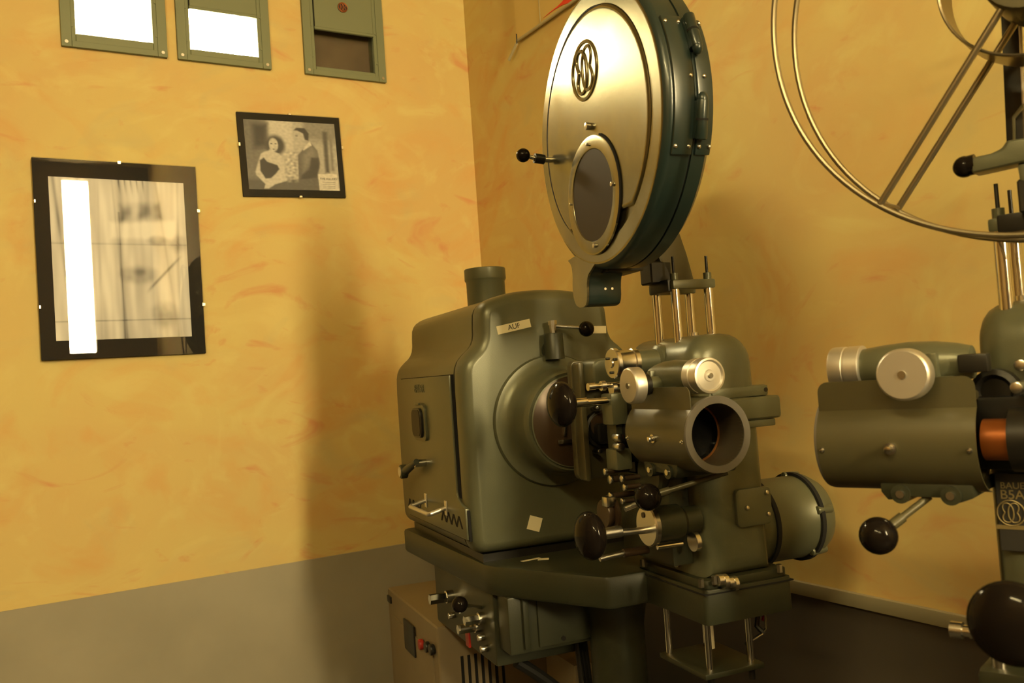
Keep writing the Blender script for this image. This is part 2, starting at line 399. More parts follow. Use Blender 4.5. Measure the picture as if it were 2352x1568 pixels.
# the large clip frame
pc = ((.146 + .681) / 2, YW - .0065, (1.709 + 2.40) / 2); pw, ph = .535, .691
pr = tag(empty('clip_frame_picture', pc), 'large frameless glazed poster with a bright window mirrored in it', 'picture')
pr.rotation_euler = (0, 0, TILT)
MB().box(-pw / 2, pw / 2, -.010, 0, -ph / 2, ph / 2, CARD, .001, 1).build('backing_board', pr)
def poster(u, v):
    g = .50 + .10 * nz(u * 3, v * .8, 3, 1) + .08 * nz(u * 9, v * 1.2, 3, 4)
    g -= .26 * poly(u, v, [(.50, .16), (.80, .14), (.82, .24), (.50, .27)], .03) * (.6 + .6 * nz(u, v, 14, 2))
    g += .10 * poly(u, v, [(.42, .27), (.92, .25), (.92, .37), (.42, .37)], .02)
    g -= .18 * (ell(u, v, .77, .38, .07, .03, .5) + ell(u, v, .80, .86, .10, .07, .6) + ell(u, v, .62, .60, .12, .05, .6) + ell(u, v, .93, .40, .06, .05, .6)) * (.8 + .6 * nz(u, v, 20, 3))
    for k in range(5): g -= .22 * math.exp(-((u - .50 - .045 * k - .10 * v) / .007) ** 2) * (1 - ss(.0, .11, v))
    for a, x0, dx, w_ in ((.2, .03, .10, .012), (.15, .45, .06, .008), (.2, .95, -.05, .010), (.15, .78, .12, .012), (.12, .35, -.03, .01)): g -= a * math.exp(-((u - x0 - dx * v) / w_) ** 2) * (.5 + .5 * nz(u, v, 5, x0 * 9))
    for y in (.405, .885): g -= .13 * math.exp(-((v - y) / .004) ** 2)
    g -= .12 * math.exp(-((u - .49) / .008) ** 2) * (v > .2) + .08 * math.exp(-((u - .50) / .025) ** 2)
    g -= .25 * math.exp(-(((u - .78) + 1.2 * (v - .62)) / .014) ** 2) * poly(u, v, [(.70, .50), (.95, .50), (.95, .74), (.70, .74)], .05)
    g = max(.06, min(.80, .50 + (g - .44) * 1.9)); return (g, g * .97, g * .90)
def crease(u, v): return .0016 * nz(u * 2.2, v * .5, 4, 7) + .0008 * nz(u * 6, v, 4, 3) + .0016
PM = attr_mat('faded_print', .45)
print_mesh('print', pr, pw * .825, ph * .815, 110, 130, poster, PM, -.011, crease)
MB().box(-pw / 2, pw / 2, -.0175, -.0155, -ph / 2, ph / 2, POSTER_GLASS).build('glass_pane', pr)
for cx, cz in ((.01, .5), (-.5, .28), (-.5, -.24), (.5, .26), (.5, -.24)):
    e = .5 * pw - .002 if abs(cx) == .5 else 0
    if abs(cx) == .5: MB().box(cx * pw - .003 * (1 if cx > 0 else -1) - .003, cx * pw - .003 * (1 if cx > 0 else -1) + .006 * (1 if cx > 0 else 0) + .003, -.0205, -.001, cz * ph - .006, cz * ph + .006, CLIP, .001, 1).build('clip', pr)
    else: MB().box(cx * pw - .006, cx * pw + .006, -.0205, -.001, cz * ph - .009, cz * ph + .003, CLIP, .001, 1).build('clip', pr)
# the small film still
qc = (1.05, YW - .001, 2.466); qw, qh = .408, .325
pr = tag(empty('clip_frame_picture', qc), 'small black-bordered film still of a woman and a man above the large poster', 'picture')
pr.rotation_euler = (0, math.radians(-1.6), 0)
MB().box(-qw / 2, qw / 2, -.010, 0, -qh / 2, qh / 2, CARD, .001, 1).build('backing_board', pr)
def U(px, py):                                         # pixel of the enlarged still -> print coordinates
    v = (py - 305) / 1000.; return (px - 375 - 50 * v) / 1310., v
def PP(*q): return [U(x, y) for x, y in q]
DRESS = PP((585, 890), (640, 848), (690, 905), (830, 950), (858, 1005), (800, 1080), (735, 1140), (660, 1150), (590, 1040))
TORSO = PP((520, 1050), (600, 800), (650, 760), (740, 740), (860, 780), (930, 880), (930, 1080), (960, 1170), (840, 1190), (640, 1290), (655, 1230), (530, 1100))
HANDS = PP((640, 1290), (680, 1190), (830, 1150), (960, 1130), (940, 1180), (790, 1230), (700, 1290))
SUIT = PP((1130, 790), (1220, 690), (1330, 610), (1420, 720), (1450, 900), (1410, 1060), (1420, 1320), (1200, 1320), (1130, 1180))
ARM = PP((1320, 820), (1430, 830), (1440, 960), (1390, 1120), (1160, 1150), (1180, 1080), (1290, 1000))
MFACE = PP((1085, 440), (1150, 420), (1230, 470), (1240, 560), (1190, 640), (1150, 690), (1110, 620), (1085, 540))
MHAIR = PP((1080, 430), (1120, 390), (1240, 390), (1300, 470), (1290, 570), (1240, 560), (1215, 470), (1130, 430))
CARDP = PP((1415, 1065), (1700, 1050), (1725, 1310), (1430, 1310))
COLLAR = PP((1210, 700), (1310, 580), (1335, 640), (1215, 720))
GLASSY = PP((930, 760), (1110, 720), (1110, 1180), (960, 1180))
def still(u, v):
    g = lerp(.16, .42, ss(.10, .45, u)); g = lerp(g, .52, ss(.22, .3, u) * (1 - ss(.5, .54, u)) * (1 - ss(.25, .9, v)))
    g = lerp(g, .26, ss(.60, .68, u) * (1 - ss(.18, .38, v))); g = lerp(g, .10, poly(u, v, PP((470, 340), (710, 340), (700, 720), (490, 740)), .03))
    g = lerp(g, .035, poly(u, v, PP((520, 390), (670, 390), (670, 660), (530, 680)), .03))
    g = lerp(g, .10, poly(u, v, PP((1500, 430), (1570, 430), (1590, 1040), (1530, 1040)), .02)); g = lerp(g, .22, poly(u, v, PP((1600, 480), (1640, 480), (1660, 1010), (1620, 1010)), .02))
    g = lerp(g, .08, ss(.80, .90, v) * (1 - ss(.75, .8, u)) * .9)
    g = lerp(g, .40 + .5 * nz(u, v, 26, 2), poly(u, v, GLASSY, .04) * .6)
    g = lerp(g, .13, poly(u, v, SUIT)); g = lerp(g, .22, poly(u, v, PP((1200, 790), (1330, 640), (1420, 760), (1320, 900), (1200, 1050)), .04)); g = lerp(g, .055, poly(u, v, ARM, .02)); g = lerp(g, .6, poly(u, v, COLLAR))
    g = lerp(g, .44, poly(u, v, MFACE)); g = lerp(g, .04, poly(u, v, MHAIR)); g = lerp(g, .2, ell(u, v, *U(1120, 510), .014, .012, .7))
    hx, hy = U(810, 660); g = lerp(g, .05, ell(u, v, hx, hy, .105, .145, .3))
    g = lerp(g, .50, poly(u, v, TORSO)); g = lerp(g, .022, poly(u, v, DRESS)); g = lerp(g, .5, poly(u, v, HANDS))
    fx, fy = U(785, 655); g = lerp(g, .52, ell(u, v, fx, fy, .050, .095, .2)); g = lerp(g, .5, poly(u, v, PP((730, 720), (800, 720), (790, 800), (700, 880), (690, 800)), .015))
    for ex in (755, 815): g = lerp(g, .10, ell(u, v, *U(ex, 640), .011, .008, .7))
    g = lerp(g, .16, ell(u, v, *U(785, 720), .012, .008, .7)); g = lerp(g, .62, poly(u, v, CARDP, .006))
    g *= 1 + .18 * nz(u, v, 30, 8); g = max(.004, g) ** 1.18 * 1.12; return (g, g * .95, g * .82)
print_mesh('print', pr, qw * .885, qh * .83, 170, 140, still, PM, -.011)
tb = MB(); cu, cv = U(1565, 1135); tb.text('THE KILLERS', ((cu - .5) * qw * .885, -.0116, (.5 - cv) * qh * .83), (1, 0, 0), (0, 0, 1), .0125, INK, .0001)
for k in range(4): cu, cv = U(1572, 1185 + 28 * k); tb.box((cu - .5) * qw * .885 - .026, (cu - .5) * qw * .885 + .026, -.0116, -.0114, (.5 - cv) * qh * .83 - .0005, (.5 - cv) * qh * .83 + .0005, INK)
tb.build('caption', pr)
MB().box(-qw / 2, qw / 2, -.0165, -.0150, -qh / 2, qh / 2, STILL_GLASS).build('glass_pane', pr)
for cx, cz, v in ((.0, .5, 1), (.04, -.5, 1), (-.5, .11, 0), (.5, .12, 0)):
    a, c = (.006, .004) if v else (.004, .007)
    MB().box(cx * qw - a, cx * qw + a, -.019, -.001, cz * qh - c, cz * qh + c, CLIP, .001, 1).build('clip', pr)

# sheet hanging on the right wall beside the corner, and a cord that hangs from its bottom edge
hx = XW - .012
sh = tag(empty('hanging_sheet', (XW, 2.6, 2.87)), 'pale hanging sheet with a red swoosh high on the right wall', 'banner')
def loc(o, M): return M
q0 = W0.on(1188, 100, 'x', hx); 
b = MB(); b.box(-.013, -.010, q0.y - .55 - 2.6, q0.y - 2.6, 0, .5, PAPER); b.build('sheet', sh)
MB().cyl((-.013, q0.y - .55 - 2.6, 0), (-.013, q0.y - 2.6, 0), .006, CREAM, seg=12).build('bottom_batten', sh)
e0 = W0.on(1240, 30, 'x', hx); MB().box(-.0150, -.0135, e0.y - 2.6 - .003, e0.y - 2.6, .008, .5, CREAM).build('fold_edge', sh)
sw = [W0.on(px, py, 'x', XW - .016) for px, py in ((1246, 42), (1262, 28), (1280, 14), (1292, 2), (1300, -16), (1330, -26), (1324, -4), (1312, 8), (1300, 8), (1286, 14), (1270, 24))]
MB().prism([(p.y - 2.6, p.z - 2.87) for p in sw], 'x', -.0150, -.0138, RED_PRINT).build('red_swoosh', sh)
cd = tag(empty('pull_cord', (XW, 2.97, 2.87)), 'short cream pull cord with a thin black hook beside the wall corner', 'cord')
p = [W0.on(x, y, 'x', XW - .02) - Vector((XW, 2.97, 2.87)) for x, y in ((1186, 78), (1187, 92), (1187, 100), (1180, 114), (1169, 138))]
MB().tube(p[:3], .0022, DARK, seg=8).build('hook', cd); MB().tube(p[2:], .0058, CREAM, seg=10).build('cord_sleeve', cd)

# ------------------------------------------------------------------ shared projector parts (the second machine is a mirrored build of the same head)
def knurled(mb, c, ax, r, L, m):
    a = Vector(ax).normalized(); c = Vector(c)
    mb.lathe([(0, 0), (r * .30, 0), (r * .34, .003), (r * .78, .004), (r * .86, 0), (r * .97, .001), (r, .004), (r, L * .45), (r * .96, L * .47), (r * .96, L * .53), (r, L * .55), (r, L - .002), (r * .9, L), (0, L)], c, -a, m, 44)
    mb.cyl(c - a * .002, c + a * .004, r * .14, STEEL, seg=16)
def head(root, flip, full):
    """head casing, lens holder and guide rods of one machine; lens points to -y"""
    B = lambda: MB(flip)
    prof = [(.05, 1.09), (.05, 1.50)] + [(.05 + .065 * (1 - math.cos(t)), 1.545 + .065 * math.sin(t)) for t in [PI / 2 * k / 6 for k in range(7)]]
    prof += [(.150 + .065 * math.sin(t), 1.545 + .065 * math.cos(t)) for t in [PI / 2 * k / 6 for k in range(7)]] + [(.218, 1.45), (.222, 1.09)]
    fy = 0 if full else .062
    hc = B().loft(prof, 'y', [(y + (0 if full else .062), i) for y, i in ((.145, .045), (.147, .032), (.152, .020), (.160, .010), (.172, .003), (.187, 0))] + [(.42, 0), (.44, .01), (.45, .03)], GREEN).build('head_casing', root)
    b = B(); b.box(.09, .235, .142 + fy, .40, 1.468, 1.492, GREEN, .006, 2).box(.08, .262, .135 + fy, .41, 1.418, 1.468, GREEN, .010, 3).box(.09, .248, .142 + fy, .40, 1.402, 1.418, GREEN, .004, 2)
    b.cyl((.228, .141 + fy, 1.481), (.228, .145 + fy, 1.481), .005, DARK, seg=12); b.build('gear_case_band', hc)
    b = B(); b.prism(rrect(.125, .215, 1.195, 1.275, .012), 'y', .136 + fy, .146 + fy, GREEN, .003); b.build('access_plate', hc)
    for x, z in ((.150, 1.235), (.203, 1.262), (.203, 1.216)): B().cyl((x, .138 + fy, z), (x, .132 + fy, z), .0055, STEEL, seg=14, bev=.002).build('screw', hc)
    # guide rods
    for x in (.087, .175):
        for y in (.25, .33):
            r = B().cyl((x, y, 1.595), (x, y, 1.735), .0105, CHROME, seg=28).build('guide_rod', root)
            B().cyl((x, y, 1.735), (x, y, 1.752), .009, GREEN, seg=14).cyl((x, y, 1.752), (x, y, 1.79), .0032, DARK, seg=12).build('rod_tip', r)
    B().cyl((.135, .262, 1.605), (.135, .262, 1.618), .011, STEEL, seg=20).build('oil_cap', hc)
    b = B(); b.box(.075, .187, .236, .264, 1.716, 1.737, GREEN, .005, 2).box(.075, .187, .316, .344, 1.712, 1.737, GREEN, .005, 2)
    b.box(.070, .100, .25, .33, 1.712, 1.740, DARK, .004, 2).box(.05, .105, .285, .335, 1.735, 1.785, DARK, .003, 1); b.build('rod_bridge', root)
    if full: b = B(); b.prism([(.10, 1.735), (.165, 1.735), (.150, 1.80), (.125, 1.88), (-.03, 1.88), (-.03, 1.82), (.07, 1.80)], 'y', .285, .335, OLIVE, .006, 2); b.build('bridge_web', root)
    # lens holder: wrapped sheet with an upright flap on the operator side
    zc, r, L = 1.409, .0735, .235
    b = B(); tb_ = [(r, 0), (r, L), (r - .007, L), (r - .010, .10), (r - .0065, 0)]
    b.lathe([(r - .013, L - .02), (r, L - .02), (r, .004), (r - .002, 0), (r - .011, 0), (r - .013, .002), (r - .013, L - .02)], (0, 0, zc), (0, 1, 0), OLIVE, 64)
    ro = r + .002; P = [(ro * math.cos(math.radians(a)), zc + ro * math.sin(math.radians(a))) for a in range(262, 132, -6)]
    ri = r + .0002; Q = [(ri * math.cos(math.radians(a)), zc + ri * math.sin(math.radians(a))) for a in range(262, 132, -6)]
    x_, z_ = P[-1]
    tang = []
    b.loft(P + Q[::-1], 'y', [(.004, 0), (L - .004, 0)], OLIVE)
    fp = [q for q in rrect(.004, L - .004, z_ - .03, zc + .096, .016) ]; b.prism([q if q[1] > zc + .04 else (.004 if q[0] < .1 else L - .004, z_ - .001) for q in fp], 'x', x_ - .0012, x_ + .0008, OLIVE)
    lh = b.build('lens_holder', root)
    B().lathe([(r - .0125, .006), (r - .0135, 0), (r + .0005, -.0005), (r + .0015, .003), (r + .0005, .012), (r - .002, .012)], (0, 0, zc), (0, 1, 0), RINGM, 64).build('front_ring', lh)
    B().lathe([(.0605, .004), (.0600, .095), (.0, .097)], (0, 0, zc), (0, 1, 0), LINER, 56).lathe([(.0550, .082), (.0535, .082), (.0535, .090), (.0, .0905)], (0, 0, zc), (0, 1, 0), GLASS_D, 56).build('lens', lh)
    B().lathe([(.0600, .086), (.0590, .0805), (.0560, .0795), (.0550, .0815), (.0550, .090)], (0, 0, zc), (0, 1, 0), RINGC, 56).build('lens_ring', lh, label='copper coloured ring round the lens')
    B().cyl((0, .225, zc), (0, .31, zc), .030, COPPER, seg=40).cyl((0, .262, zc), (0, .325, zc), .046, DARK, seg=40).build('lens_barrel', lh, label='copper coloured rear lens barrel')
    for y, a in ((.115, 184), (.012, 186), (.222, 186)):
        n_ = Vector((math.cos(math.radians(a)), 0, math.sin(math.radians(a)))); c = Vector((0, y, zc)) + n_ * r; k = 1. if y == .115 else .45
        B().cyl(c, c + n_ * .006 * k, .009 * k, STEEL, seg=16).cyl(c + n_ * .006 * k, c + n_ * .016 * k, .0055 * k, CHROME, seg=14, bev=.001).build('clamp_screw', lh)
    # knob housing above
    b = B(); pf = [(.025, .085, .024), (.055, .10, .029), (.10, .13, .033), (.16, .16, .034), (.205, .16, .031), (.225, .14, .024)]
    t = [(0, .028)] + [(q[2], q[0]) for q in pf] + [(0, .228)]
    b.lathe([(0, .03), (.022, .032), (.028, .05), (.033, .09), (.036, .13), (.034, .17), (.029, .20), (.024, .218), (0, .222)], (.0, 0, 1.523), (0, 1, 0), GREEN, 36)
    b.box(-.05, .05, .09, .20, 1.478, 1.505, GREEN, .006, 2).cyl((-.012, .15, 1.512), (-.075, .15, 1.512), .016, GREEN, seg=24)
    b.prism([(.165, 1.485), (.18, 1.485), (.18, 1.54), (.165, 1.54)], 'x', -.042, 0, GREEN, .003); b.box(-.035, -.01, .205, .245, 1.508, 1.535, DARK, .004, 2)
    kh = b.build('knob_housing', lh)
    b = B(); knurled(b, (.0, .012, 1.523), (0, -1, 0), .0355, .050, SATIN); b.cyl((0, .062, 1.523), (0, .085, 1.523), .024, DARK, r2=.026, seg=28); b.build('focus_knob', lh)
    b = B(); b.lathe([(0, -.001), (.034, -.001), (.0365, .001), (.0375, .004), (.0375, .024), (.034, .026), (0, .026)], (-.105, .150, 1.512), (1, 0, 0), SATIN, 44).cyl((-.108, .150, 1.512), (-.100, .150, 1.512), .006, STEEL, seg=16).cyl((-.08, .150, 1.512), (-.06, .150, 1.512), .022, DARK, seg=24); b.build('adjusting_knob', lh)
    # foot and clamping lever under the holder
    b = B(); b.prism([(.085, 1.352), (.215, 1.352), (.215, 1.330), (.195, 1.322), (.17, 1.3285), (.12, 1.3285), (.095, 1.322), (.085, 1.335)], 'x', -.045, .10, GREEN_D, .004)
    for y in (.115, .185): b.cyl((-.05, y, 1.333), (.03, y, 1.333), .014, GREEN_D, seg=22).cyl((-.053, y, 1.333), (-.048, y, 1.333), .006, STEEL, seg=14)
    b.build('holder_foot', lh)
    p0, p1 = Vector((-.03, .150, 1.328)), Vector((-.075, .108, 1.291))
    if full: p0, p1 = Vector((.055, .06, 1.326)), Vector((-.07, .115, 1.293))
    d = (p1 - p0).normalized()
    lv = B().cyl(p0, p1, .0055, OLIVE, seg=14).cyl(p1 - d * .02, p1, .008, OLIVE, seg=14).build('clamping_lever', lh)
    B().sph(p1 + d * .026, .0275, BAKE).build('ball_grip', lh)
    return hc

# ------------------------------------------------------------------ machine one
R1 = tag(empty('film_projector', (1.2, 1.283, 0), -.15), 'complete green cinema projector with a closed round film magazine, before the wall corner', 'projector')
head(R1, None, True)
# lamp house
cx = -.03
half = [(0, 1.775), (.07, 1.772), (.125, 1.762), (.165, 1.748), (.186, 1.725), (.189, 1.69), (.190, 1.655), (.200, 1.632), (.225, 1.612), (.243, 1.590), (.250, 1.555), (.250, 1.40), (.250, 1.142), (.2446, 1.120), (.230, 1.1035), (.208, 1.098)]
prof = [(cx - x, z) for x, z in half[::-1]] + [(cx + x, z) for x, z in half[1:]]
prof = smooth(prof, 1)
b = MB(); b.loft(prof, 'y', [(.695, .030), (.6955, .026), (.700, .016), (.708, .008), (.720, .003), (.735, 0), (.753, 0)], GREEN)
b.loft(prof, 'y', [(.752, .0045), (.774, .0045)], GAP)
b.loft(prof, 'y', [(.7725, .0045), (.774, .003), (1.37, .003), (1.395, .010), (1.41, .03), (1.415, .05)], GREEN)
lh = b.build('lamp_house', R1)
xd = cx - .2535
b = MB(); dp = [(1.2905, 1.5635), (.772, 1.5635), (.772, 1.25), (.766, 1.236), (.741, 1.222), (.711, 1.214), (.708, 1.137), (1.283, 1.137)]
b.prism(dp, 'x', xd + .0012, xd + .008, GAP)
ctr = (1.0, 1.35); dp2 = [(1.29, 1.5615), (.7765, 1.5615), (.7765, 1.253), (.7695, 1.241), (.7435, 1.227), (.7145, 1.219), (.7125, 1.140), (1.285, 1.140)]
b.prism(dp2, 'x', xd - .004, xd + .008, GREEN, .003, 2)
door = b.build('side_door', lh)
# viewing port, catch and handle of the door
v = M1.on(968, 970, 'x', xd - .004)
b = MB(); b.prism(rrect(v.y - .062, v.y + .062, v.z - .052, v.z + .052, .018), 'x', xd - .012, xd - .002, GREEN, .003).prism(rrect(v.y - .046, v.y + .046, v.z - .043, v.z + .043, .022), 'x', xd - .020, xd - .010, DARK, .002)
b.prism(rrect(v.y - .040, v.y + .044, v.z - .038, v.z + .038, .02), 'x', xd - .0215, xd - .0195, MESHWIN); b.box(xd - .016, xd - .01, v.y - .02, v.y + .02, v.z + .052, v.z + .058, GREEN, .002); b.build('viewing_port', lh)
MB().text('BAUER', (xd - .0042, v.y + .0, v.z + .098), (0, -1, 0), (0, 0, 1), .034, GREEN, .0015).build('raised_lettering', lh)
k0 = M1.on(978, 1062, 'x', xd - .004)
b = MB(); b.cyl(k0, k0 + Vector((-.034, 0, 0)), .011, STEEL, seg=18).cyl(k0 + Vector((-.030, -.01, .006)), k0 + Vector((-.036, .10, -.028)), .009, GREEN_D, seg=16, r2=.013).cyl(k0 + Vector((-.028, .112, -.030)), k0 + Vector((-.050, .112, -.030)), .021, GREEN_D, seg=24, bev=.004)
b.cyl(k0 + Vector((-.050, .112, -.030)), k0 + Vector((-.052, .112, -.030)), .015, SATIN, seg=20); b.build('door_catch', lh)
h0, h1 = M1.on(1025, 1166, 'x', xd - .004), M1.on(978, 1140, 'x', xd - .004)
h1.z = h0.z; o_ = Vector((-.05, 0, -.012))
b = MB(); b.tube([h0, h0 + o_ * .9, h0 + o_ + Vector((0, .008, 0)), h1 + o_ - Vector((0, .008, 0)), h1 + o_ * .9, h1], .0062, SATIN, seg=12)
b.box(xd - .007, xd - .003, h0.y - .010, h0.y + .010, h0.z - .02, h0.z + .02, SATIN, .002).box(xd - .007, xd - .003, h1.y - .010, h1.y + .010, h1.z - .02, h1.z + .02, SATIN, .002); b.build('door_handle', lh)
for ya, yb, n in ((1.275, 1.13, 7), (.925, .745, 8)):
    b = MB()
    zz = [(ya + (yb - ya) * k / n, 1.176 + (.015 if k % 2 else -.015) + .004 * (yb < .8)) for k in range(n + 1)]
    for (y0, z0), (y1, z1) in zip(zz, zz[1:]):
        d = Vector((y1 - y0, z1 - z0)).normalized() * .0; w2 = .0060
        b.prism([(y0 - w2, z0), (y0 + w2, z0), (y1 + w2, z1), (y1 - w2, z1)], 'x', xd - .0046, xd - .002, GAP)
    b.build('vent_slot', lh)
# chimney
cc = (cx - .005, 1.13)
MB().lathe([(.060, 1.70), (.060, 1.845), (.0635, 1.850), (.0645, 1.853), (.064, 1.884), (.062, 1.886), (.0585, 1.885), (.0575, 1.74), (0, 1.74)], (cc[0], cc[1], 0), (0, 0, 1), GREEN, 48).build('chimney', lh)
# cone towards the gate
MB().lathe([(.172, .705), (.173, .692), (.169, .684), (.160, .682), (.146, .676), (.137, .664), (.132, .640), (.130, .600), (.128, .582), (.123, .576), (.117, .579), (.116, .573), (.113, .572)], (cx, 0, 1.425), (0, 1, 0), GREEN, 72).build('light_cone', lh)
b = MB(); b.lathe([(.114, .574), (.100, .570), (.06, .566), (.05, .566), (0, .566)], (cx, 0, 1.425), (0, 1, 0), BROWN, 56)
b.box(-.062, -.054, .560, .568, 1.39, 1.46, STEEL, .002, M=Matrix.Translation((-.06, 0, 1.425)) @ Matrix.Rotation(.2, 4, 'Y') @ Matrix.Translation((.06, 0, -1.425))).box(-.085, -.04, .558, .568, 1.372, 1.382, STEEL, .002)
b.box(-.03, -.018, .556, .568, 1.33, 1.395, DARK, .002).cyl((-.045, .56, 1.335), (-.005, .56, 1.345), .006, STEEL, seg=12); b.build('shutter_disc', lh)
# douser lever
p = M1.on(1272, 785, 'y', .665)
b = MB(); b.lathe([(.026, -.045), (.0245, .02), (.023, .023), (0, .023)], (p.x, .665, p.z), (0, 0, 1), GREEN_D, 28).cyl((p.x, .69, p.z - .02), (p.x, .70, p.z - .02), .024, GREEN_D, seg=20); b.cyl((p.x, .665, p.z + .02), (p.x, .665, p.z + .052), .0095, STEEL, seg=8).cyl((p.x, .665, p.z + .044), (p.x, .665, p.z + .056), .0125, STEEL, seg=8)
g = M1.on(1347, 755, 'y', .63); b.cyl((p.x, .665, p.z + .042), (g.x, .632, g.z + .002), .0045, STEEL, seg=12); b.build('douser_lever', lh)
MB().sph((g.x, g.y, g.z), .0205, BAKE).build('lever_ball', lh)
# tapes and sticker on the front of the lamp house
def tape(name, px, py, w_, h_, ang, txt=None, y=.6945):
    c = M1.on(px, py, 'y', y); u = Vector((math.cos(ang), 0, math.sin(ang))); v_ = Vector((-math.sin(ang), 0, math.cos(ang)))
    q = [c + u * a * w_ / 2 + v_ * d * h_ / 2 for a, d in ((-1, -1), (1, -1), (1, 1), (-1, 1))]
    b = MB().prism([(k.x, k.z) for k in q], 'y', y - .0012, y + .0005, TAPE)
    if txt: b.text(txt, (c.x, y - .0016, c.z), u, v_, .019, INK, .0003)
    return b.build(name, lh)
tape('tape_label', 1180, 750, .096, .022, .17, 'AUF'); tape('tape_label', 1373, 757, .05, .02, -.04)
tape('paper_sticker', 1228, 1202, .036, .036, -.35)
# table casting, switch box and pedestal
b = MB(); tp = [(-.275, 1.40), (-.252, .70), (-.237, .655), (-.075, .385), (-.062, .375), (.24, .375), (.26, .40), (.26, 1.40)]
b.loft(tp, 'z', [(1.000, .012), (1.004, .004), (1.012, 0), (1.068, 0), (1.075, .003), (1.078, .010)], GREEN_D)
b.box(-.245, .20, .72, 1.38, 1.076, 1.098, DARK)
table = b.build('table_casting', R1)
b = MB(); b.box(-.225, .03, .62, .70, .862, 1.004, GREEN_D, .006, 2).box(-.15, .02, .612, .622, .872, 1.002, GREEN_D, .004, 2).box(-.235, .02, .70, 1.22, .815, 1.005, GREEN_D, .008, 2)
b.box(-.19, -.175, .608, .62, .875, 1.0, GREEN_D, .002).cyl((-.085, .612, .885), (-.085, .609, .885), .006, DARK, seg=12).cyl((.012, .612, .96), (.012, .606, .96), .004, STEEL, seg=10); sb = b.build('switch_box', R1)
def switch(px, py, dx, r, m=CHROME):
    c = M1.on(px, py, 'x', -.235); return MB().cyl(c, c + Vector((-dx, 0, 0)), r, m, seg=6).cyl(c, c + Vector((-dx * .3, 0, 0)), r * 1.2, STEEL, seg=20).build('switch_shaft', sb)
switch(1040, 1368, .07, .015); switch(1112, 1418, .055, .013); switch(1105, 1436, .065, .013)
for px, py in ((1045, 1412), (1113, 1462), (1120, 1488)):
    c = M1.on(px, py, 'x', -.235); MB().cyl(c, c + Vector((-.02, 0, 0)), .009, STEEL, seg=14, bev=.002).build('terminal_screw', sb)
c = M1.on(1056, 1388, 'x', -.31); MB().sph(c, .021, BAKE).build('knob_ball', sb)
MB().cyl(c, Vector((-.235, c.y + .05, c.z - .03)), .005, STEEL, seg=12).build('knob_stem', sb)
c = M1.on(1075, 1465, 'x', -.26); MB().box(c.x - .003, c.x + .003, c.y - .014, c.y + .014, c.z - .022, c.z + .022, REDP, .001).build('warning_tag', sb, label='red plastic tag')
b = MB(); b.lathe([(.14, 0), (.14, .03), (.10, .05), (.075, .12), (.070, .9), (.085, .98), (.095, 1.002)], (.06, .60, 0), (0, 0, 1), GREEN_D, 40); b.build('pedestal', R1)
MB().box(-.20, .30, .30, .74, 0, .03, GREEN_D, .01, 2).build('foot_plate', R1)
# base box of the head, with the cage below it
b = MB(); b.prism(rrect(.03, .252, .135, .42, .012, 3), 'z', 1.005, 1.078, GREEN_D, .004).prism(rrect(.036, .246, .141, .42, .012, 3), 'z', 1.078, 1.096, GREEN_D, .003)
b.box(.028, .254, .133, .42, 1.068, 1.071, GAP)
hb = b.build('head_base', R1)
for px, py in ((1480, 1290), (1610, 1337), (1790, 1303), (1640, 1330)):
    c = M1.on(px, py, 'z', 1.10); MB().cyl((c.x, c.y, 1.09), (c.x, c.y, 1.107), .0065, STEEL, seg=6).build('bolt', hb)
b = MB(); c = M1.on(1668, 1330, 'y', .125)
for k, (r_, l_) in enumerate(((.012, .012), (.015, .010), (.012, .012), (.016, .008))): b.cyl((c.x + .012 * k - .02, .128, c.z - .004 * k), (c.x + .012 * k - .02 + l_, .128, c.z - .004 * k), r_, STEEL, seg=16)
b.build('cable_gland', hb)
b = MB(); c = M1.on(1556, 1285, 'x', .05); b.lathe([(.016, 0), (.016, -.006), (.012, -.006), (.012, .0), (0, .0)], (.05, c.y, c.z), (1, 0, 0), STEEL, 28); b.lathe([(.0118, -.001), (0, -.001)], (.05, c.y, c.z), (1, 0, 0), GAP, 24); b.build('sight_hole', hb)
for x, y in ((.05, .33), (.06, .185), (.15, .33), (.165, .185)): MB().cyl((x, y, .895), (x, y, 1.006), .0075, CHROME, seg=18).build('cage_rod', hb)
b = MB(); b.box(.035, .185, .165, .35, .885, .897, GREEN_D, .003); b.cyl((.165, .185, .86), (.165, .185, .886), .007, DARK, seg=12).cyl((.06, .185, .868), (.06, .185, .886), .008, DARK, seg=12); b.build('cage_plate', hb)
MB().cyl((.09, .22, .93), (.09, .22, 1.006), .008, TAPE, seg=14).build('cage_spindle', hb)
b = MB(); b.tube([(.165, .20, .93), (.21, .20, .945), (.222, .20, .955), (.224, .20, 1.0)], .0035, STEEL, seg=10); b.build('wire_bail', hb)
b = MB(); b.tube([(.20, .22, 1.006), (.215, .215, .985), (.205, .21, .96), (.215, .20, .945)], .006, DARK, seg=8).tube([(.225, .22, 1.006), (.235, .215, .985), (.222, .21, .97)], .004, REDP, seg=8); b.build('lead_wire', hb)
# motor
b = MB(); b.lathe([(0, 0), (.10, 0), (.10, .07), (.097, .075), (.097, .185), (.10, .19), (.099, .215), (.085, .24), (0, .245)], (.22, .31, 1.165), (1, 0, 0), GREEN, 56)
mo = b.build('drive_motor', R1)
for h in (.06, .186): MB().lathe([(.099, 0), (.1050, .001), (.1050, .011), (.099, .012)], (.22 + h, .31, 1.165), (1, 0, 0), GAP, 56).build('motor_band', mo)
for a in (-50, 15, 100, 190, 255):
    t = math.radians(a); MB().cyl((.40, .31 - .097 * math.cos(t), 1.165 + .097 * math.sin(t)), (.445, .31 - .094 * math.cos(t), 1.165 + .094 * math.sin(t)), .010, GREEN, seg=14, bev=.003).build('end_cap_lug', mo)
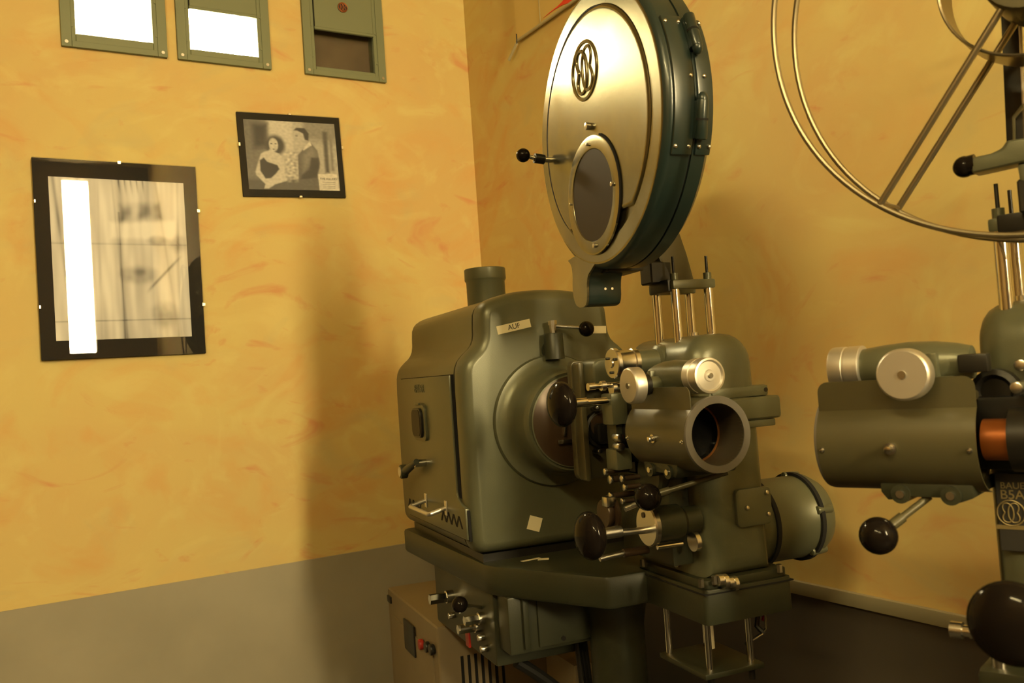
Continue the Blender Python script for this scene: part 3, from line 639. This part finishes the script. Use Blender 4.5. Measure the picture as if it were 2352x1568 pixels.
# film path in front of the head casing
b = MB(); b.prism(rrect(-.062, .055, 1.285, 1.575, .016), 'y', .505, .53, OLIVE, .004).prism(rrect(-.058, -.044, 1.285, 1.57, .006), 'y', .47, .51, OLIVE, .003); sp_ = b.build('heat_shield', R1)
b = MB(); b.prism(rrect(-.045, .055, 1.505, 1.575, .022), 'y', .42, .508, GREEN, .010, 3); b.build('shield_hood', sp_)
c = M1.on(1382, 985, 'y', .495)
b = MB(); b.lathe([(.046, .505), (.046, .488), (.040, .485), (.036, .49), (0, .49)], (c.x, 0, c.z), (0, 1, 0), DARK, 40).lathe([(.034, .486), (.0, .484)], (c.x, 0, c.z + .012), (0, 1, 0), BROWN, 32); b.prism(rrect(c.x - .028, c.x + .03, c.z - .034, c.z + .016, .01), 'y', .462, .486, DARK, .006)
b.build('aperture_tunnel', sp_)
for px, py in ((1368, 938), (1373, 1037), (1395, 940)):
    c = M1.on(px, py, 'y', .47); MB().cyl((c.x, .49, c.z), (c.x, .455, c.z + .002), .006, STEEL, seg=14, bev=.0015).build('tunnel_screw', sp_)
# gate
b = MB(); b.box(-.075, -.035, .285, .335, 1.425, 1.495, GREEN, .006, 2).box(-.070, -.03, .29, .34, 1.325, 1.372, GREEN, .005, 2).box(-.060, -.040, .30, .345, 1.37, 1.43, GREEN_D, .003).box(.0, .05, .335, .42, 1.31, 1.50, DARK, .006).box(-.05, .05, .330, .350, 1.445, 1.48, GREEN_D, .003).box(-.05, .05, .330, .350, 1.335, 1.365, GREEN_D, .003)
gt = b.build('film_gate', R1)
for z in (1.398, 1.378): MB().cyl((-.065, .27, z), (-.065, .30, z), .009, STEEL, seg=14, bev=.002).build('gate_screw', gt)
b = MB(); b.cyl((-.12, .30, 1.513), (-.03, .30, 1.513), .006, CHROME, seg=14).cyl((-.122, .30, 1.513), (-.105, .30, 1.513), .0085, STEEL, seg=14).cyl((-.09, .30, 1.513), (-.08, .30, 1.513), .011, STEEL, seg=16).cyl((-.065, .30, 1.505), (-.055, .30, 1.505), .014, STEEL, seg=16); b.build('gate_latch', gt)
g = M1.on(1290, 928, 'y', .30)
b = MB(); b.cyl((g.x, .30, g.z), (-.07, .30, g.z - .002), .0085, CHROME, seg=20).cyl((g.x + .02, .30, g.z), (g.x + .06, .30, g.z), .010, CHROME, seg=20); sk = b.build('gate_handle', R1)
MB().sph((g.x, g.y, g.z), (.029, .050, .050), BAKE, 36).build('knob', sk)
# upper feed sprocket
e = M1.on(1505, 815, 'x', .05); f = M1.on(1402, 835, 'y', e.y); rz_ = e.z
b = MB(); b.lathe([(0, 0), (.008, 0), (.010, .003), (.032, .003), (.034, .005), (.034, .013), (.030, .015), (.0285, .018), (.0285, .050), (.031, .052), (.031, .062), (0, .062)], (f.x, e.y, f.z), (1, 0, 0), STEEL, 44); us = b.build('feed_sprocket', R1)
MB().lathe([(.027, 0), (.027, .05), (.034, .055), (.034, .075), (0, .075)], (f.x + .062, e.y, f.z), (1, 0, 0), GREEN, 32).build('sprocket_boss', us)
for k in range(3):
    t = 2 * PI * k / 3 + .6; MB().cyl((f.x - .002, e.y + .02 * math.cos(t), f.z + .02 * math.sin(t)), (f.x + .004, e.y + .02 * math.cos(t), f.z + .02 * math.sin(t)), .003, DARK, seg=10).build('sprocket_screw', us)
b = MB(); b.cyl((f.x + .02, e.y - .02, f.z - .035), (f.x + .05, e.y - .02, f.z - .035), .007, CHROME, seg=14); b.build('guide_roller', us)
# lower drum with its hand knob
dy = .18; c = M1.on(1484, 1208, 'y', dy)
b = MB(); b.lathe([(0, 0), (.040, 0), (.043, .003), (.043, .012), (.040, .014)], (c.x, dy, c.z), (1, 0, 0), STEEL, 44).lathe([(.038, .012), (.038, .075), (.030, .085), (.030, .12)], (c.x, dy, c.z), (1, 0, 0), GREEN_D, 40); dr = b.build('take_off_drum', R1)
MB().cyl((c.x + .01, dy - .022, c.z - .042), (c.x + .07, dy - .022, c.z - .042), .005, CHROME, seg=12).build('guide_pin', dr)
MB().cyl((c.x - .002, dy + .008, c.z + .022), (c.x + .001, dy + .008, c.z + .022), .006, BROWN, seg=12).build('drum_screw', dr)
MB().tube([(c.x - .03, dy + .03, c.z + .035), (c.x - .004, dy + .028, c.z + .042), (c.x + .002, dy + .01, c.z + .044)], .006, STEEL, seg=10).build('stripper_finger', dr)
MB().cyl((c.x + .09, dy - .03, c.z - .04), (c.x + .10, dy - .03, c.z - .04), .02, STEEL, seg=24).build('side_washer', dr)
k = M1.on(1355, 1230, 'y', dy); kz = c.z
b = MB(); b.cyl((k.x, dy, k.z), (c.x + .004, dy, c.z - .008), .0075, STEEL, seg=20).cyl((k.x + .02, dy, k.z + .0), (k.x + .07, dy, k.z - .0), .012, STEEL, seg=20); ks = b.build('inching_shaft', R1)
MB().sph((k.x, dy, k.z), (.029, .049, .049), BAKE, 36).build('knob', ks)
# rollers, beads and small levers between the two knobs
b = MB(); q = M1.on(1385, 1180, 'y', .33); b.lathe([(0, 0), (.030, 0), (.032, .003), (.032, .010), (.028, .016), (.040, .018), (.040, .024), (0, .024)], (q.x, .33, q.z), (1, 0, 0), BROWN, 40); b.box(q.x - .004, q.x + .02, .30, .325, q.z + .018, q.z + .04, STEEL, .003); wd = b.build('hand_wheel', R1, label='brown hand wheel with a bright key')
for px, py, y, r_ in ((1398, 1082, .32, .008), (1410, 1100, .32, .010), (1410, 1138, .32, .009), (1437, 1098, .28, .008), (1443, 1118, .28, .008), (1438, 1150, .28, .007)):
    q = M1.on(px, py, 'y', y); MB().cyl((q.x - .006, y, q.z), (q.x + .05, y, q.z), r_ * .7, BROWN, seg=14).cyl((q.x - .012, y, q.z), (q.x - .004, y, q.z), r_, STEEL, seg=16, bev=.002).build('film_roller', R1)
q0, q1 = M1.on(1378, 1283, 'y', .26), M1.on(1432, 1270, 'y', .26)
MB().cyl(q0, q1, .006, STEEL, seg=14).cyl(q1, q1 + Vector((.06, 0, 0)), .009, BROWN, seg=14).build('release_lever', R1)
q = M1.on(1460, 1080, 'y', .24); b = MB(); b.lathe([(.0, 0), (.045, 0), (.05, .006), (.05, .02), (.04, .03), (.04, .11)], (q.x + .03, .24, q.z - .01), (1, 0, 0), GREEN_D, 40); b.build('intermittent_housing', R1)
MB().box(.0, .055, .20, .42, 1.12, 1.31, GREEN_D, .008, 2).build('lower_gear_case', R1)
q = M1.on(1600, 1130, 'y', .2); MB().cyl((q.x - .02, .2, q.z), (q.x + .02, .2, q.z), .009, COPPER, seg=16).build('oil_pipe', R1)

# film magazine
mx, my, mz, mr, mt = -.111, .2, 2.061, .299, .103
b = MB()
b.lathe([(.0, .004), (mr - .056, .004), (mr - .055, .004), (mr - .050, 0), (mr - .049, 0), (mr - .017, 0)] + [(mr - .016 + .009 * math.sin(a), .009 - .009 * math.cos(a)) for a in (0, .2, .4, .6)], (mx, my, mz), (1, 0, 0), BRUSH, 128)
b.lathe([(mr - .016 + .009 * math.sin(.6), .009 - .009 * math.cos(.6)), (mr - .008, .0035), (mr - .004, .0065), (mr - .001, .011), (mr, .016), (mr, mt * .56), (mr - .003, mt * .565)], (mx, my, mz), (1, 0, 0), TEAL, 128)
b.lathe([(mr - .004, mt * .55), (mr - .004, mt * .61)], (mx, my, mz), (1, 0, 0), GAP, 128)
b.lathe([(mr - .003, mt * .60), (mr, mt * .605), (mr, mt - .012), (mr - .012, mt), (0, mt)], (mx, my, mz), (1, 0, 0), TEAL, 128)
mg = b.build('film_magazine', R1)
mg.rotation_euler = (0, 0, -.028); mg.location = Vector((mx, my + .006, 0)) - Matrix.Rotation(-.028, 3, 'Z') @ Vector((mx, my, 0))
dr_ = .246
arc = [(my + dr_ * math.cos(t), mz + dr_ * math.sin(t)) for t in [math.radians(-52 + (284) * k / 90) for k in range(91)]]
ga = [(math.radians(-50 + 156 * k / 60), .010 * math.sin(PI * k / 60) ** .5) for k in range(61)]
b = MB(); b.prism([(my + (dr_ + wv) * math.cos(t), mz + (dr_ + wv) * math.sin(t)) for t, wv in ga] + [(my + (dr_ - .004) * math.cos(t), mz + (dr_ - .004) * math.sin(t)) for t, wv in ga[::-1]], 'x', mx - .0008, mx + .004, GAP)
b.loft(arc, 'x', [(mx + .006, 0), (mx - .0005, 0), (mx - .0035, .0035), (mx - .0041, .006), (mx - .0042, .008), (mx - .0042, .0095)], BRUSH)
dd = b.build('magazine_door', mg)
wy, wz = my + .017, mz - .141
MB().lathe([(.127, -.003), (.126, -.0065), (.122, -.0078), (.099, -.0078), (.097, -.006), (.095, .0)], (mx, wy, wz), (1, 0, 0), BRUSH, 72).build('window_ring', mg)
MB().lathe([(.097, -.004), (0, -.004)], (mx - .0022, wy, wz), (1, 0, 0), MESHWIN, 64).build('window_disc', mg)
a_ = [(wy + (.129) * math.cos(t), wz + (.129) * math.sin(t)) for t in [math.radians(65 - 102 * k / 30) for k in range(31)]]
MB().tube([(mx - .0062, y, z) for y, z in [(2 * wy - y, z) for y, z in a_]], .0026, GAP, seg=6).build('ring_groove', mg)
for px, py, r_ in ((1354, 288, .010), (1353, 330, .004), (1414, 421, .006), (1370, 563, .006), (1312, 468, .003)):
    q = M1.on(px, py, 'x', mx - .008); MB().cyl((mx - .004, q.y, q.z), (mx - .012 - r_ * .3, q.y, q.z), r_ * .8, STEEL, seg=16, bev=.0012).build('screw', mg)
q = M1.on(1343, 160, 'x', mx - .006)
b = MB(); emblem(b, (mx - .0032, q.y, q.z), (0, -1, 0), (0, 0, 1), .060, .0046, BRUSH); b.build('emblem', mg)
q = M1.on(1262, 366, 'x', mx)
b = MB(); b.cyl((mx, q.y, q.z), (mx - .045, q.y, q.z + .004), .007, STEEL, seg=14).cyl((mx - .018, q.y, q.z + .001), (mx - .042, q.y, q.z + .004), .0115, DARK, seg=20).cyl((mx - .042, q.y, q.z + .004), (mx - .058, q.y, q.z + .008), .005, STEEL, seg=12); b.build('latch_stem', mg)
MB().sph((mx - .070, q.y, q.z + .010), .0165, BAKE).build('latch_ball', mg)
def curved(a0, a1, x0, x1, r0, r1, m, name):
    b = MB(); n = 18; pts = []
    A = [math.radians(a0 + (a1 - a0) * k / n) for k in range(n + 1)]
    pts = [(my - r1 * math.cos(t), mz + r1 * math.sin(t)) for t in A] + [(my - r0 * math.cos(t), mz + r0 * math.sin(t)) for t in A[::-1]]
    b.prism(pts, 'x', x0, x1, m, .0025, 2, 40); return b.build(name, mg)
hp = curved(-25, 26, mx + .016, mx + .058, mr - .003, mr + .006, TEAL, 'hinge_plate'); hp2 = curved(-25, 25, mx + .066, mx + .098, mr - .003, mr + .005, TEAL, 'hinge_plate')
for a in (-22, 2, 23):
    for x in ((.022, .050, .072, .094) if a != 2 else (.052, .080)):
        t = math.radians(a); n_ = Vector((0, -math.cos(t), math.sin(t))); c = Vector((mx + x, my, mz)) + n_ * (mr + .003)
        MB().sph(c + n_ * .002, (.0045, .0045, .0045), STEEL, 12).build('rivet', mg)
for a in (18, -13):
    t = math.radians(a); n_ = Vector((0, -math.cos(t), math.sin(t))); u_ = Vector((0, math.sin(t), math.cos(t))); c = Vector((mx + .068, my, mz)) + n_ * (mr + .014)
    b = MB(); b.cyl(c - u_ * .036, c + u_ * .036, .011, TEAL, seg=22, bev=.003).cyl(c - u_ * .002, c + u_ * .002, .0116, GAP, seg=22).sph(c - u_ * .036 * (1 if a > 10 else -1), (.010, .010, .014), TEAL, 16)
    b.box(-.012, .012, -.008, .008, -.034, .034, TEAL, .003, 2, M=Matrix.Translation(c - n_ * .010) @ Matrix(((1, 0, 0, 0), (0, n_.y, u_.y, 0), (0, n_.z, u_.z, 0), (0, 0, 0, 1)))); b.build('hinge', mg)
b = MB()
tr = [(.455, 1.835), (.432, 1.80), (.428, 1.775), (.434, 1.75), (.432, 1.722), (.415, 1.700), (.372, 1.698), (.360, 1.715), (.358, 1.745), (.350, 1.765), (.33, 1.775), (.30, 1.79), (.30, 1.835)]
tr = [(y - .066, min(z - .008, 1.808)) for y, z in tr]
b.prism(smooth(tr, 1), 'x', mx + .0008, mx + .006, BRUSH); b.prism(smooth([(y - .0003, z) for y, z in tr], 1), 'x', mx + .006, mx + .086, TEAL, .004, 2)
b.box(mx + .03, mx + .118, .245, .335, 1.760, 1.770, DARK, .002)
for x in (.045, .062): b.cyl((mx + x, .2935, 1.727), (mx + x, .290, 1.727), .003, STEEL, seg=10)
b.build('fire_trap', mg)

# ------------------------------------------------------------------ machine two (nearer, lens towards the ports)
R2 = tag(empty('film_projector', (1.203, .893, 0), .32), 'nearer green projector cut by the photo edge, open reel above its lens', 'projector')
FL = .101
head(R2, FL, False)
B2 = lambda: MB(FL)
b = B2(); b.box(.047, .26, .207, .45, .82, 1.10, GREEN, .01, 2); b.box(.03, .27, .20, .5, .70, .82, GREEN_D, .01, 2); cb = b.build('head_column', R2)
b = B2(); b.lathe([(.14, 0), (.14, .03), (.10, .05), (.08, .2), (.08, .70)], (.15, .33, 0), (0, 0, 1), GREEN_D, 40); b.build('pedestal', R2)
B2().box(-.02, .40, .10, .62, 0, .03, GREEN_D, .01, 2).build('foot_plate', R2)
# name plate, reading along the machine side
xp = .044
pa, pb = M2.on(2284, 1085, 'x', xp), M2.on(2284, 1262, 'x', xp)
yl = pa.y; yr = yl - .095; zt, zb_ = pa.z, pb.z
b = MB(); b.box(xp - .003, xp + .004, yr, yl, zb_, zt, INK, .001, 1); npl = b.build('name_plate', R2, label='black name plate with tan lettering')
sc = (zt - zb_) / 177.
b = MB(); yt = M2.on(2296, 1115, 'x', xp - .004)
b.text('BAUER', (xp - .0036, yt.y, yt.z), (0, -1, 0), (0, 0, 1), .0135, GOLD, .0004, 'LEFT'); yt = M2.on(2296, 1136, 'x', xp - .004)
b.text('B5A', (xp - .0036, yt.y, yt.z), (0, -1, 0), (0, 0, 1), .0190, GOLD, .0004, 'LEFT'); yt = M2.on(2322, 1178, 'x', xp - .004)
emblem(b, (xp - .0036, yt.y, yt.z), (0, -1, 0), (0, 0, 1), .0185, .0011, GOLD)
yt = M2.on(2288, 1209, 'x', xp - .004); b.box(xp - .0036, xp - .003, yr + .006, yt.y, yt.z - .003, yt.z + .003, GOLD)
b.build('plate_lettering', npl)
b = MB(); q = M2.on(2286, 900, 'x', .03); b.lathe([(.034, .02), (.034, -.01), (.026, -.014), (.020, -.004), (.0, -.004)], (.035, q.y, q.z), (1, 0, 0), DARK, 36); b.build('film_guide', R2)
# dark film path plate so that the gate side is not bare
b = MB(); b.box(.02, .06, -.34, -.105, 1.362, 1.47, DARK, .006, 2); b.build('gate_block', R2)
for px, py, x in ((2335, 985, .0), (2340, 1018, .0), (2346, 838, .02), (2337, 890, -.02)):
    q = M2.on(px, py, 'x', x); MB().cyl((x - .01, q.y, q.z), (x + .04, q.y, q.z), .0085, STEEL, seg=18, bev=.002).build('gate_screw', R2)
# hand knob and shaft at the bottom right
g = M2.on(2326, 1432, 'x', -.30)
b = MB(); b.cyl((g.x, g.y, g.z), (.05, g.y, g.z), .009, STEEL, seg=20); ks = b.build('inching_shaft', R2)
MB().sph(g, (.026, .048, .048), BAKE, 40).build('knob', ks)
q = M2.on(2205, 1447, 'x', -.05)
b = MB(); d = Vector((0, -1, 0)); b.cyl(q + Vector((0, .012, 0)), q + Vector((0, -.004, 0)), .012, STEEL, seg=20)
b.cyl(q + Vector((0, -.004, 0)), q + Vector((0, -.05, 0)), .0085, CHROME, seg=18).cyl(q + Vector((0, -.014, 0)), q + Vector((0, -.018, 0)), .0105, STEEL, seg=18).cyl(q + Vector((0, -.022, 0)), q + Vector((0, -.026, 0)), .0105, STEEL, seg=18); b.build('side_spindle', R2)
b = MB(); b.box(-.12, .05, q.y - .30, q.y - .035, .60, q.z - .028, GREEN_D, .012, 2).cyl((-.10, q.y - .06, q.z - .04), (-.10, q.y - .06, q.z - .012), .009, STEEL, seg=14); b.box(-.06, .05, q.y - .3, q.y - .05, q.z - .03, q.z + .02, GREEN_D, .008); b.build('lower_gear_case', R2)
# reel arm above the rods
def on2(px, py, x): return M2.on(px, py, 'x', x)
xa = .075
def plate(b, pts, x, d, m, bev=.002): b.prism([(p.y, p.z) for p in [on2(px, py, x) for px, py in pts]], 'x', x, x + d, m, bev)
b = MB(); plate(b, [(2294, -60), (2312, 348), (2352, 348), (2338, -60)], xa, .02, DARK)
plate(b, [(2334, -60), (2347, 238), (2352, 238), (2345, -60)], xa - .004, .003, SATIN, .0005)
plate(b, [(2347, 238), (2324, 268), (2326, 335), (2332, 335), (2331, 272), (2352, 245)], xa - .006, .006, OLIVE, .001)
ar = b.build('reel_arm', R2)
q = [on2(px, py, .06) for px, py in ((2236, 364), (2280, 355), (2305, 343), (2316, 325), (2352, 320), (2420, 320), (2420, 372), (2352, 376), (2236, 402))]
b = MB(); b.prism([(p.y, p.z) for p in q], 'x', .045, .085, GREEN, .010, 3); q = [on2(px, py, .06) for px, py in ((2338, 378), (2420, 370), (2420, 455), (2352, 452), (2345, 420))]
b.prism([(p.y, p.z) for p in q], 'x', .05, .085, GREEN, .006, 2); b.build('brake_arm', R2)
q = on2(2215, 383, .06); MB().sph(q, .0165, BAKE).cyl(q, q + Vector((0, -.016, .001)), .0155, BAKE, seg=22).build('arm_ball', R2)

# reel: two wire flanges, core drum, hub and spokes
rx, ry_, rz2, RR, WW = -.05, -.243, 2.056, .366, .080
ro = M2.inv.inverted() @ Vector((rx, ry_, 0)) + M2.o
RL = tag(empty('film_reel', (ro.x, ro.y, rz2), .32), 'large empty open wire film reel above the nearer projector', 'reel')
ang = []
q = M2.on(2022, 468, 'x', rx) - Vector((rx, ry_, rz2)); a0 = math.atan2(q.z, q.y)
for k_, x in enumerate((0, WW)):
    b = MB(); n = 120; b.tube([(x, RR * math.cos(2 * PI * k / n), RR * math.sin(2 * PI * k / n)) for k in range(n)], .0046, REEL_M, True, 10); fl = b.build('flange_rim', RL)
    for j in range(3):
        t = a0 + 2 * PI * j / 3; u_ = Vector((0, math.cos(t), math.sin(t)))
        b = MB(); b.cyl(Vector((x, 0, 0)) + u_ * .05, Vector((x, 0, 0)) + u_ * (RR - .002), .0052, REEL_M, seg=12); b.build('spoke', RL)
for j in range(3):
    t = a0 + 2 * PI * j / 3 + .0; u_ = Vector((0, math.cos(t), math.sin(t)))
    MB().cyl(Vector((0, 0, 0)) + u_ * (RR - .004), Vector((WW, 0, 0)) + u_ * (RR - .004), .004, REEL_M, seg=10).build('cross_bar', RL)
MB().lathe([(.119, .006), (.121, .008), (.121, WW - .008), (.119, WW - .006), (.1165, WW - .008), (.1165, .008), (.119, .006)], (0, 0, 0), (1, 0, 0), REEL_M, 72).build('core_drum', RL)
MB().lathe([(0, -.02), (.020, -.02), (.024, -.014), (.06, -.012), (.063, -.006), (.063, WW + .006), (.05, WW + .012), (0, WW + .012)], (0, 0, 0), (1, 0, 0), OLIVE, 48).build('hub', RL)

# ------------------------------------------------------------------ under the table: cabinet, boxes, cables
def m1w(x, y, z): v = Matrix.Rotation(-.15, 3, 'Z') @ Vector((x, y, z)); return (v.x + 1.2, v.y + 1.283, v.z)
CB = tag(empty('equipment_cabinet', m1w(-.245, 1.20, 0), -.15), 'beige metal cabinet standing low behind the green projector table', 'cabinet')
L0 = Vector((-.245, 1.20, 0))
def cl(px, py, ax='x', val=-.245): return M1.on(px, py, ax, val) - L0
b = MB(); b.box(0, .52, 0, .63, .03, .80, BEIGE, .012, 3).box(.03, .49, .03, .6, 0, .04, BLACKP); bd = b.build('body', CB)
pA = cl(900, 1390); b = MB(); b.box(-.004, .004, .05, .575, .10, .712, BEIGE, .003, 2); b.build('side_panel', CB)
q = cl(897, 1376); MB().box(-.006, .002, q.y - .018, q.y + .03, q.z - .012, q.z + .012, BLACKP, .002).build('badge', CB)
q = cl(947, 1464); MB().box(-.010, -.003, q.y - .055, q.y + .075, q.z - .052, q.z + .050, BLACKP, .003).build('meter_window', CB)
for px, py, m in ((974, 1478, REDP), (988, 1484, BLACKP), (999, 1490, BLACKP)):
    q = cl(px, py); MB().cyl((-.003, q.y, q.z), (-.018, q.y, q.z), .017, m, seg=18, bev=.003).build('push_button', CB, label='red push button' if m is REDP else None)
for k in range(7):
    x = .07 + .022 * k; MB().box(x, x + .009, -.0015, .004, .56, .70, GAP).build('vent_slot', CB)
BX = tag(empty('metal_box', m1w(.03, .815, 0), -.15), 'low pale metal box seen between the pedestal and the beige cabinet', 'box')
b = MB(); b.box(0, .10, 0, .2, 0, .74, BEIGE, .008, 2).box(.10, .20, .02, .22, 0, .735, GREEN_D, .006, 2); b.build('body', BX)
MB().box(.02, .09, -.003, .002, .08, .70, BEIGE, .002).build('cover', BX)
def cable(name, pts, r, m, label):
    P = smooth(pts, 3, False); o = Vector(m1w(*P[-1])); b = MB(); b.tube([Vector(m1w(*p)) - o for p in P], r, m, seg=10); ob = b.build(name); ob.location = o
    return tag(ob, label, 'cable', 'black cables under the projector table')
cp = [M1.on(px, py, 'y', .58) for px, py in ((1385, 1415), (1370, 1450), (1345, 1490), (1350, 1530), (1380, 1600))]
for k in range(3):
    P = [(p.x + .03 + .018 * k, .695 + .018 * k, p.z + .003 * k) for p in cp]; P[0] = (P[0][0], P[0][1], .994); P[-1] = (P[-1][0] + .02, P[-1][1], .03)
    cable('power_cable', P, .0085, RUBBER, 'black cable hanging in a bundle from the table by the pedestal')
cp = [M1.on(px, py, 'y', .75) for px, py in ((1190, 1515), (1230, 1545), (1280, 1580), (1330, 1620))]
cable('drain_hose', [(cp[0].x, .762, .80)] + [(p.x, .762, p.z) for p in cp[1:]] + [(cp[-1].x + .05, .762, .02)], .016, RUBBER, 'thick black hose running down from the switch box')['category'] = 'hose'
# scrap of paper on the table
q = M1.on(1225, 1284, 'z', 1.0785); w_ = m1w(q.x, q.y, q.z)
b = MB(); b.box(-.035, .02, -.006, .006, 0, .0008, TAPE).box(.012, .04, -.016, .002, 0, .0012, TAPE, M=Matrix.Rotation(-.6, 4, 'Z'))
tag(b.build('paper_scrap'), 'small torn strip of paper lying on the projector table', 'paper').location = w_
